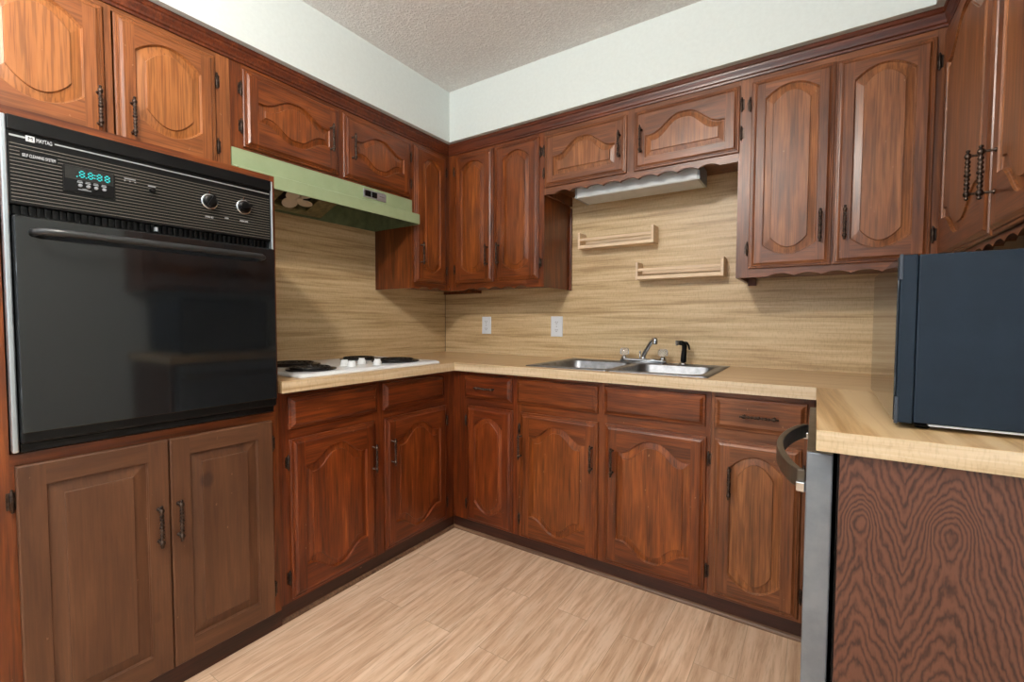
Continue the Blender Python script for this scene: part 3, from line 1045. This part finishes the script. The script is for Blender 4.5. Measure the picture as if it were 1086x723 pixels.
bx(bm, DC - e + 0.0002, 2.2375, -DC, -DC + e - 0.0001, h0, h1 - 0.0006)
obj('back_edge_band', bm, [EDGE_L], wt)
XP, YP = 2.2381, -1.3661
pt = thing('peninsula_worktop', 'short tan laminate worktop with diagonal grain under the microwave', 'worktop', (XP, YP, ZL))
bm = bmesh.new(); bx(bm, 0, RX - XP - 0.0008, 0.003, -DC - YP - 0.0008, 0.0008, CT); obj('top_panel', bm, [TOP_P], pt)
bm = bmesh.new(); bx(bm, 0, RX - XP - 0.0008, 0, 0.0029, 0.0008, CT - 0.0006); obj('edge_band', bm, [EDGE_L], pt)

# ------------------------------------------------------------------ dishwasher and end panel
dw = thing('dishwasher', 'grey steel dishwasher with bowed bar handle under the peninsula worktop', 'dishwasher', (2.222, -1.328, 0))
bm = bmesh.new(); bx(bm, 0, 0.047, 0, 0.597, 0.11, 0.857); obj('door', bm, [DWGREY], dw, bevel=0.003)
bm = bmesh.new(); bx(bm, 0.0005, 0.046, 0.002, 0.595, 0.8575, 0.8600); obj('door_top_edge', bm, [DWTOP], dw)
bm = bmesh.new(); bx(bm, 0.054, 0.62, 0.004, 0.594, 0.10, 0.858); obj('tub', bm, [BLACK], dw)
bm = bmesh.new(); bx(bm, 0.07, 0.60, 0.02, 0.58, 0.0005, 0.10); obj('base', bm, [BLACK], dw)
bm = bmesh.new()
pts, W2 = [], 0.0065
hy0, hy1 = 0.022, 0.560
loops = []
for k in range(25):
    u = k / 24
    y = hy0 + (hy1 - hy0) * u
    off = -0.0088 - 0.055 * (math.sin(PI * u) ** 0.75)
    z = 0.790
    loops.append([(off - 0.008, y, z - 0.021), (off + 0.008, y, z - 0.021), (off + 0.008, y, z + 0.021), (off - 0.008, y, z + 0.021)])
loft(bm, loops, smooth=False)
obj('bar_handle', bm, [DWTOP], dw, bevel=0.003)
for y in (hy0, hy1):
    bm = bmesh.new(); bx(bm, -0.019, -0.0005, y - 0.012, y + 0.008, 0.764, 0.786); obj('handle_bracket', bm, [CHROME], dw, bevel=0.003)
bm = bmesh.new(); bx(bm, 2.279, RX - 0.001, -1.352, -1.3315, 0.0005, ZL - 0.0005)
ep = obj('end_panel', bm, [VENEER], None)
# move the origin to the panel's foot so the figure is laid out from there
for v in ep.data.vertices:
    v.co -= Vector((2.279, -1.352, 0))
ep.location = (2.279, -1.352, 0)
tag(ep, 'dark walnut-grained end panel with two knots beside the grey dishwasher', 'panel')

# ------------------------------------------------------------------ range hood
hd = thing('range_hood', 'pale avocado-green range hood under the short left cabinet', 'range hood', (0, 0, 1.66))
HY0, HY1 = -1.5885, -0.6335
bm = bmesh.new()
t = 0.003
FX = DU + 0.001
bx(bm, FX, FX + t, HY0, HY1, 0.085, 0.152)                       # upper fascia over the cabinet's lower edge
prism(bm, [(FX, 0.085), (FX + t, 0.085), (0.352, 0.071), (0.3745, 0.068), (0.3745, 0.014), (0.371, 0.014), (0.371, 0.064), (0.350, 0.067), (FX, 0.080)], 'y', HY0, HY1)
obj('front_fascia', bm, [GREEN], hd)
bm = bmesh.new()
bx(bm, 0.3746, 0.379, HY0 + 0.001, HY1 + 0.004, 0.012, 0.066)
obj('front_lip', bm, [GREEN], hd, bevel=0.002)
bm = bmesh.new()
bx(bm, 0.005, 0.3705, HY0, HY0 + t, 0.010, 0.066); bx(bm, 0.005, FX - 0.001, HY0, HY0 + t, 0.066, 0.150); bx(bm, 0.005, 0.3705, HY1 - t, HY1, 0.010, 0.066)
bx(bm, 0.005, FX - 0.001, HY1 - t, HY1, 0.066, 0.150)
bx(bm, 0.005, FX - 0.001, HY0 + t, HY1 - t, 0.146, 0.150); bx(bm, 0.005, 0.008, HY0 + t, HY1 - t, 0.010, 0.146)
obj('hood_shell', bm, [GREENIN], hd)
# tilted blower housing with its paddle fan
bm = bmesh.new()
HX, HW, HO = 0.125, 0.19, 0.088
bx(bm, -HX, HX, -HW, -HO, 0, 0.045); bx(bm, -HX, HX, HO, HW, 0, 0.045)
bx(bm, -HX, -HO, -HO, HO, 0, 0.045); bx(bm, HO, HX, -HO, HO, 0, 0.045)
bx(bm, -HO, HO, -HO, HO, 0.035, 0.040)
fh = obj('blower_housing', bm, [GREASE, DARKSLOT], hd, (0.165, -1.215, 0.055), (0, -0.36, 0), bevel=0.004)
for p in fh.data.polygons:
    if abs(p.center.x) < HO * 0.5 and abs(p.center.y) < HO * 0.5 and p.normal.z < -0.5:
        p.material_index = 1
bm = bmesh.new()
for k in range(4):
    a0 = k * PI / 2 + 0.5
    loops = []
    N = 14
    for hz_ in (0.0, 0.003):
        lp = []
        for i in range(N):
            a = 2 * PI * i / N
            r, wdt = 0.050 + 0.036 * math.cos(a), 0.032 * math.sin(a)
            x, y = r * math.cos(a0) - wdt * math.sin(a0), r * math.sin(a0) + wdt * math.cos(a0)
            lp.append((x, y, -0.004 + hz_ + 0.25 * wdt))
        loops.append(lp)
    loft(bm, loops)
fb = obj('fan_blades', bm, [IVORY], fh)
bm = bmesh.new(); lathe(bm, [(0.012, -0.010), (0.017, -0.006), (0.017, 0.010), (0.010, 0.034)], (0, 0, 0), 'z', 16); obj('fan_hub', bm, [IVORY], fh)
bm = bmesh.new()
bx(bm, FX + t + 0.0002, FX + t + 0.0026, -0.968, -0.822, 0.098, 0.140)
sp = obj('switch_plate', bm, [ALU], hd, bevel=0.0008)
for ya, yb in ((-0.958, -0.923), (-0.916, -0.884)):
    bm = bmesh.new(); bx(bm, FX + t + 0.0028, FX + t + 0.0065, ya, yb, 0.105, 0.133); obj('rocker_switch', bm, [BLACK], sp, bevel=0.0015)
bm = bmesh.new(); bx(bm, FX + t + 0.0028, FX + t + 0.0034, -0.866, -0.834, 0.117, 0.124); obj('switch_marking', bm, [GREYPRINT], sp)

# ------------------------------------------------------------------ cooktop
ck = thing('cooktop', 'white enamel electric cooktop with four black coil burners', 'cooktop', (0.335, -1.0975, ZC + 0.0006))
bm = bmesh.new()
X, Y = 0.270, 0.3925
def rr(hx, hy, r, z, n=5):
    L = []
    for sx, sy, a0 in ((1, 1, 0), (-1, 1, PI / 2), (-1, -1, PI), (1, -1, 3 * PI / 2)):
        for i in range(n + 1):
            a = a0 + PI / 2 * i / n
            L.append((sx * (hx - r) + r * math.cos(a), sy * (hy - r) + r * math.sin(a), z))
    return L
loft(bm, [rr(X, Y, 0.02, 0), rr(X, Y, 0.02, 0.005), rr(X - 0.004, Y - 0.004, 0.018, 0.010), rr(X - 0.016, Y - 0.016, 0.016, 0.0145), rr(X - 0.03, Y - 0.03, 0.016, 0.0135)])
obj('enamel_top', bm, [WHITE], ck, bevel=0)
def burner(x, y, r):
    bm = bmesh.new()
    lathe(bm, [(r * 0.2, 0.0138), (r, 0.0138), (r + 0.005, 0.0170), (r + 0.002, 0.0195), (r - 0.012, 0.0175), (r * 0.2, 0.0150)], (0, 0, 0), 'z', 40)
    b = obj('burner', bm, [PAN], ck, (x, y, 0))
    bm = bmesh.new()
    turns, N = 4.0, 150
    pts = []
    for k in range(N + 1):
        u = k / N
        a = 2 * PI * turns * u
        rr_ = 0.016 + (r - 0.026) * u
        pts.append((rr_ * math.cos(a), rr_ * math.sin(a), 0.0235))
    tube(bm, pts, 0.0042, 8)
    for k in range(3):
        a = 2 * PI * k / 3 + 0.3
        tube(bm, [(0, 0, 0.0185), ((r - 0.008) * math.cos(a), (r - 0.008) * math.sin(a), 0.0185)], 0.002, 6)
    obj('heating_coil', bm, [COIL], b)
OX, OY = 0.335, -1.0975
burner(0.462 - OX, -1.355 - OY, 0.096)
burner(0.440 - OX, -0.870 - OY, 0.116)
burner(0.205 - OX, -1.285 - OY, 0.116)
burner(0.200 - OX, -0.905 - OY, 0.096)
for kx, ky in ((0.445, -1.178), (0.512, -1.190), (0.428, -1.070), (0.528, -1.060)):
    bm = bmesh.new()
    lathe(bm, [(0.023, 0.0140), (0.023, 0.0155), (0.0235, 0.0175), (0.0185, 0.0185), (0.0190, 0.024), (0.0180, 0.030), (0.0150, 0.0355), (0.0100, 0.0390), (0.004, 0.0405)], (0, 0, 0), 'z', 24)
    bx(bm, -0.013, 0.013, -0.003, 0.003, 0.036, 0.042)
    obj('control_knob', bm, [WHITE], ck, (kx - OX, ky - OY, 0), (0, 0, 0.9))

# ------------------------------------------------------------------ sink, faucet, sprayer
sk = thing('sink', 'double-bowl stainless steel sink set into the back worktop', 'sink', ((SX0 + SX1) / 2, (SY0 + SY1) / 2, ZC + 0.0004))
sx, sy = (SX1 - SX0) / 2, (SY1 - SY0) / 2
bm = bmesh.new()
bowls = [(-sx + 0.040, -0.018), (0.018, sx - 0.040)]
by0, by1 = -sy + 0.045, sy - 0.105
zr = 0.004
xs = [-sx + 0.0, bowls[0][0], bowls[0][1], bowls[1][0], bowls[1][1], sx]
def ringrect(x0, x1, y0, y1, r, z, n=6):
    L = []
    for cx_, cy_, a0 in ((x1 - r, y1 - r, 0), (x0 + r, y1 - r, PI / 2), (x0 + r, y0 + r, PI), (x1 - r, y0 + r, 3 * PI / 2)):
        for i in range(n + 1):
            a = a0 + PI / 2 * i / n
            L.append((cx_ + r * math.cos(a), cy_ + r * math.sin(a), z))
    return L
mid = 0.0
cells = [(-sx, mid, bowls[0]), (mid, sx, bowls[1])]
for ca, cb, (b0, b1) in cells:
    # flat deck around one bowl, then the bowl
    n = 6
    inner = ringrect(b0, b1, by0, by1, 0.055, zr, n)
    def outer_pt(i, z, inset=0.0):
        q, k = divmod(i, n + 1)
        xx0, xx1, yy0, yy1 = ca, cb, -sy, sy
        cor = [(xx1, yy1), (xx0, yy1), (xx0, yy0), (xx1, yy0)][q]
        ix, iy, _ = inner[i]
        # walk round the corner: half along one side, half along the other
        m = n / 2
        if q in (0, 2):
            tx, ty = (cor[0], iy + (cor[1] - iy) * min(1, k / m)) if k <= m else (cor[0] + (ix - cor[0]) * ((k - m) / m), cor[1])
        else:
            tx, ty = (ix + (cor[0] - ix) * min(1, k / m), cor[1]) if k <= m else (cor[0], cor[1] + (iy - cor[1]) * ((k - m) / m))
        return (tx, ty, z)
    outer = [outer_pt(i, zr) for i in range(len(inner))]
    low = [outer_pt(i, 0.0) for i in range(len(inner))]
    loft(bm, [low, outer, inner, ringrect(b0 + 0.003, b1 - 0.003, by0 + 0.003, by1 - 0.003, 0.053, zr - 0.006, n),
              ringrect(b0 + 0.012, b1 - 0.012, by0 + 0.012, by1 - 0.012, 0.05, zr - 0.13, n),
              ringrect(b0 + 0.040, b1 - 0.040, by0 + 0.040, by1 - 0.040, 0.04, zr - 0.160, n)], False, True, smooth=True)
obj('sink_bowls', bm, [STEEL], sk)
for b0, b1 in bowls:
    bm = bmesh.new(); lathe(bm, [(0.020, -0.160), (0.042, -0.1555), (0.044, -0.1545), (0.036, -0.1535), (0.012, -0.157)], ((b0 + b1) / 2, (by0 + by1) / 2, 0), 'z', 24); obj('drain', bm, [CHROME], sk)

FZ = ZC + 0.0052
fc = thing('faucet', 'chrome kitchen faucet with two clear knobs on the sink deck', 'faucet', (1.475, -0.092, FZ))
bm = bmesh.new()
loft(bm, [rr(0.125, 0.027, 0.026, 0), rr(0.125, 0.027, 0.026, 0.014), rr(0.119, 0.021, 0.020, 0.021)], smooth=False)
obj('base_plate', bm, [CHROME], fc, bevel=0.002)
for s in (-1, 1):
    bm = bmesh.new(); lathe(bm, [(0.019, 0.0135), (0.018, 0.020), (0.010, 0.026), (0.008, 0.032)], (s * 0.102, 0, 0.005), 'z', 20); st = obj('valve_stem', bm, [CHROME], fc)
    bm = bmesh.new()
    loops = []
    for r, z in ((0.012, 0.035), (0.022, 0.040), (0.0245, 0.052), (0.022, 0.068), (0.012, 0.074)):
        loops.append([(s * 0.102 + r * (1 + 0.07 * math.cos(8 * a)) * math.cos(a), r * (1 + 0.07 * math.cos(8 * a)) * math.sin(a), z) for a in [2 * PI * i / 48 for i in range(48)]])
    loft(bm, loops, smooth=True)
    obj('clear_knob', bm, [CLEAR], fc)
bm = bmesh.new()
lathe(bm, [(0.017, 0.0135), (0.016, 0.024), (0.0135, 0.030)], (0, 0, 0), 'z', 20)
tube(bm, [(0, 0, 0.022), (0.004, -0.004, 0.036), (0.018, -0.016, 0.060), (0.040, -0.034, 0.092), (0.060, -0.050, 0.116), (0.072, -0.060, 0.124), (0.082, -0.068, 0.122)], [0.012, 0.0125, 0.0125, 0.0115, 0.0115, 0.012, 0.012], 14)
obj('spout', bm, [CHROME], fc)
bm = bmesh.new(); lathe(bm, [(0.0125, 0.100), (0.013, 0.104), (0.013, 0.122), (0.011, 0.131)], (0.080, -0.066, 0), 'z', 16); obj('aerator', bm, [CHROME], fc)
bm = bmesh.new(); tube(bm, [(-0.020, 0.008, 0.012), (-0.020, 0.008, 0.050)], 0.004, 8); lathe(bm, [(0.004, 0.049), (0.006, 0.052), (0.006, 0.058), (0.003, 0.060)], (-0.020, 0.008, 0), 'z', 10); obj('lift_rod', bm, [CHROME], fc)

sp = thing('sink_sprayer', 'black pull-out spray nozzle standing right of the chrome faucet', 'sprayer', (1.680, -0.095, FZ))
bm = bmesh.new(); lathe(bm, [(0.024, 0), (0.024, 0.003), (0.019, 0.009), (0.015, 0.012)], (0, 0, 0), 'z', 20); obj('collar', bm, [CHROME], sp)
bm = bmesh.new()
tube(bm, [(0, 0, 0.0115), (0, 0, 0.02), (0.001, 0, 0.045), (0.003, 0, 0.075), (0.004, 0, 0.092), (0.001, -0.003, 0.103), (-0.008, -0.008, 0.108), (-0.020, -0.014, 0.109)], [0.013, 0.0145, 0.0135, 0.012, 0.013, 0.0135, 0.0125, 0.0115], 14)
obj('spray_body', bm, [BLACK], sp)
bm = bmesh.new(); tube(bm, [(-0.019, -0.0135, 0.109), (-0.030, -0.019, 0.108), (-0.034, -0.021, 0.1075)], [0.0105, 0.0135, 0.0125], 14); obj('spray_head', bm, [STEEL], sp)
bm = bmesh.new(); tube(bm, [(0.004, 0.0, 0.112), (0.014, 0.004, 0.110), (0.022, 0.007, 0.096), (0.026, 0.009, 0.074)], [0.004, 0.005, 0.005, 0.004], 8); obj('trigger', bm, [BLACK], sp)

# ------------------------------------------------------------------ spice racks
def rack(x0, z0, label):
    r = thing('spice_rack', label, 'rack', (x0, -0.0045, z0), 0, 'spice racks above the sink')
    L, D, H = 0.430, 0.088, 0.092
    for xa in (0, L - 0.013):
        bm = bmesh.new(); bx(bm, xa, xa + 0.013, -D, -0.0003, 0, H); obj('side_panel', bm, [RACK], r, bevel=0.001)
    bm = bmesh.new(); bx(bm, 0.0132, L - 0.0132, -D + 0.001, -0.0003, 0.001, 0.019); obj('bottom_board', bm, [RACK], r, bevel=0.001)
    bm = bmesh.new(); bx(bm, 0.0132, L - 0.0132, -D + 0.001, -D + 0.010, 0.044, 0.058); obj('front_rail', bm, [RACK], r, bevel=0.001)
    bm = bmesh.new(); bx(bm, 0.0132, L - 0.0132, -0.0105, -0.0003, 0.034, 0.050); obj('back_rail', bm, [RACK], r, bevel=0.001)


rack(1.089, 1.545, 'pale wooden spice rack on the splashback, upper of the two, nearer the corner')
rack(1.426, 1.355, 'pale wooden spice rack on the splashback, lower of the two, further right')

# ------------------------------------------------------------------ strip light under the sink cabinet
sl = thing('strip_light', 'white metal strip light fixed under the short cabinet over the sink', 'light', (1.147, -0.25, 1.786))
LL = 0.626
bm = bmesh.new()
prism(bm, [(0, 0.006), (0.004, 0), (0.158, 0), (0.160, 0.004), (0.160, 0.0765), (0, 0.0765)], 'x', 0.012, LL - 0.012)
obj('housing', bm, [FIXTURE], sl)
CAPM = plain('grey_end_cap', srgb(150, 156, 160), 0.45)
for xa in (0, LL - 0.0118):
    bm = bmesh.new(); bx(bm, xa, xa + 0.0118, -0.001, 0.161, -0.001, 0.0768); obj('end_cap', bm, [CAPM], sl, bevel=0.002)

# ------------------------------------------------------------------ wall sockets
def socket(x0, x1, z0, z1, label):
    s = thing('wall_socket', label, 'socket', ((x0 + x1) / 2, -0.0045, (z0 + z1) / 2), 0, 'sockets on the back splashback')
    w, h = (x1 - x0) / 2, (z1 - z0) / 2
    bm = bmesh.new(); R = lambda i, y: [(-w + i, y, -h + i), (w - i, y, -h + i), (w - i, y, h - i), (-w + i, y, h - i)]
    loft(bm, [R(0, -0.0002), R(0, -0.003), R(0.004, -0.0055)])
    pl = obj('cover_plate', bm, [PLASTIC], s)
    for zc in (-0.024, 0.024):
        bm = bmesh.new(); loft(bm, [[(x, y, z + zc) for x, z in [(0.0165 * math.cos(a), 0.0145 * math.sin(a)) for a in [2 * PI * i / 20 for i in range(20)]]] for y in (-0.0052, -0.0072)])
        rc = obj('receptacle', bm, [PLASTIC], s)
        bm = bmesh.new(); bx(bm, -0.0075, -0.0050, -0.0075, -0.0070, zc - 0.001, zc + 0.007); bx(bm, 0.0050, 0.0075, -0.0075, -0.0070, zc - 0.001, zc + 0.007); lathe(bm, [(0.0025, -0.0070), (0.0025, -0.0075)], (0, 0, zc - 0.007), 'y', 10)
        obj('slots', bm, [DARKSLOT], rc)
    bm = bmesh.new(); lathe(bm, [(0.003, -0.0054), (0.0028, -0.0066)], (0, 0, 0), 'y', 10); obj('screw', bm, [STEEL], s)


socket(0.340, 0.415, 1.047, 1.163, 'white wall socket on the splashback nearer the corner')
socket(0.873, 0.953, 1.040, 1.164, 'white wall socket on the splashback beside the sink')

# ------------------------------------------------------------------ microwave
mw = thing('microwave', 'large slate-blue microwave with glossy black front on the peninsula worktop', 'microwave', (2.372, -1.252, ZC + 0.0004), math.radians(-0.6))
mz0, mz1, mW, mD = 0.014, 0.358, 0.545, 0.500
bm = bmesh.new(); bx(bm, 0.0305, mD, 0, mW, mz0, mz1); obj('case', bm, [MWBODY], mw, bevel=0.003)
bm = bmesh.new(); bx(bm, 0.002, 0.0295, -0.001, mW + 0.001, mz0 - 0.002, mz1 + 0.001); fr = obj('front_frame', bm, [MWBODY], mw, bevel=0.003)
bm = bmesh.new(); bx(bm, -0.002, 0.0018, 0.004, mW - 0.004, mz0 + 0.002, mz1 - 0.003); obj('door_glass', bm, [GLASSBLACK], mw, bevel=0.001)
for za, zb in ((mz0 - 0.004, mz0 + 0.052), (mz1 - 0.050, mz1 + 0.002)):
    bm = bmesh.new(); bx(bm, -0.0005, 0.006, -0.003, 0.0035, za, zb); obj('corner_cap', bm, [MWCAP], fr, bevel=0.0015)
bm = bmesh.new(); bx(bm, 0.055, mD - 0.02, 0.004, mW - 0.004, mz0 - 0.0045, mz0 - 0.0005); obj('base_plate', bm, [FIXTURE], mw)  # pale sliver painting in the highlight along the case's bottom edge
for x, y in ((0.05, 0.04), (0.05, mW - 0.04), (mD - 0.05, 0.04), (mD - 0.05, mW - 0.04)):
    bm = bmesh.new(); lathe(bm, [(0.012, 0.0), (0.014, 0.009)], (x, y, 0), 'z', 14); obj('foot', bm, [BLACK], mw)

# ------------------------------------------------------------------ ceiling lamp that lights the room
cl = thing('ceiling_lamp', 'bare globe lamp on a white ceiling plate in the middle of the kitchen', 'lamp', (LAMP[0], LAMP[1], HC))
bm = bmesh.new(); lathe(bm, [(0.085, -0.0005), (0.085, -0.012), (0.05, -0.022), (0.03, -0.032)], (0, 0, 0), 'z', 32); obj('ceiling_plate', bm, [WHITE], cl)
bm = bmesh.new()
bmesh.ops.create_uvsphere(bm, u_segments=24, v_segments=16, radius=LAMP_R, matrix=Matrix.Translation((0, 0, LAMP[2] - HC)))
for f in bm.faces:
    f.smooth = True
obj('globe_bulb', bm, [BULB], cl)
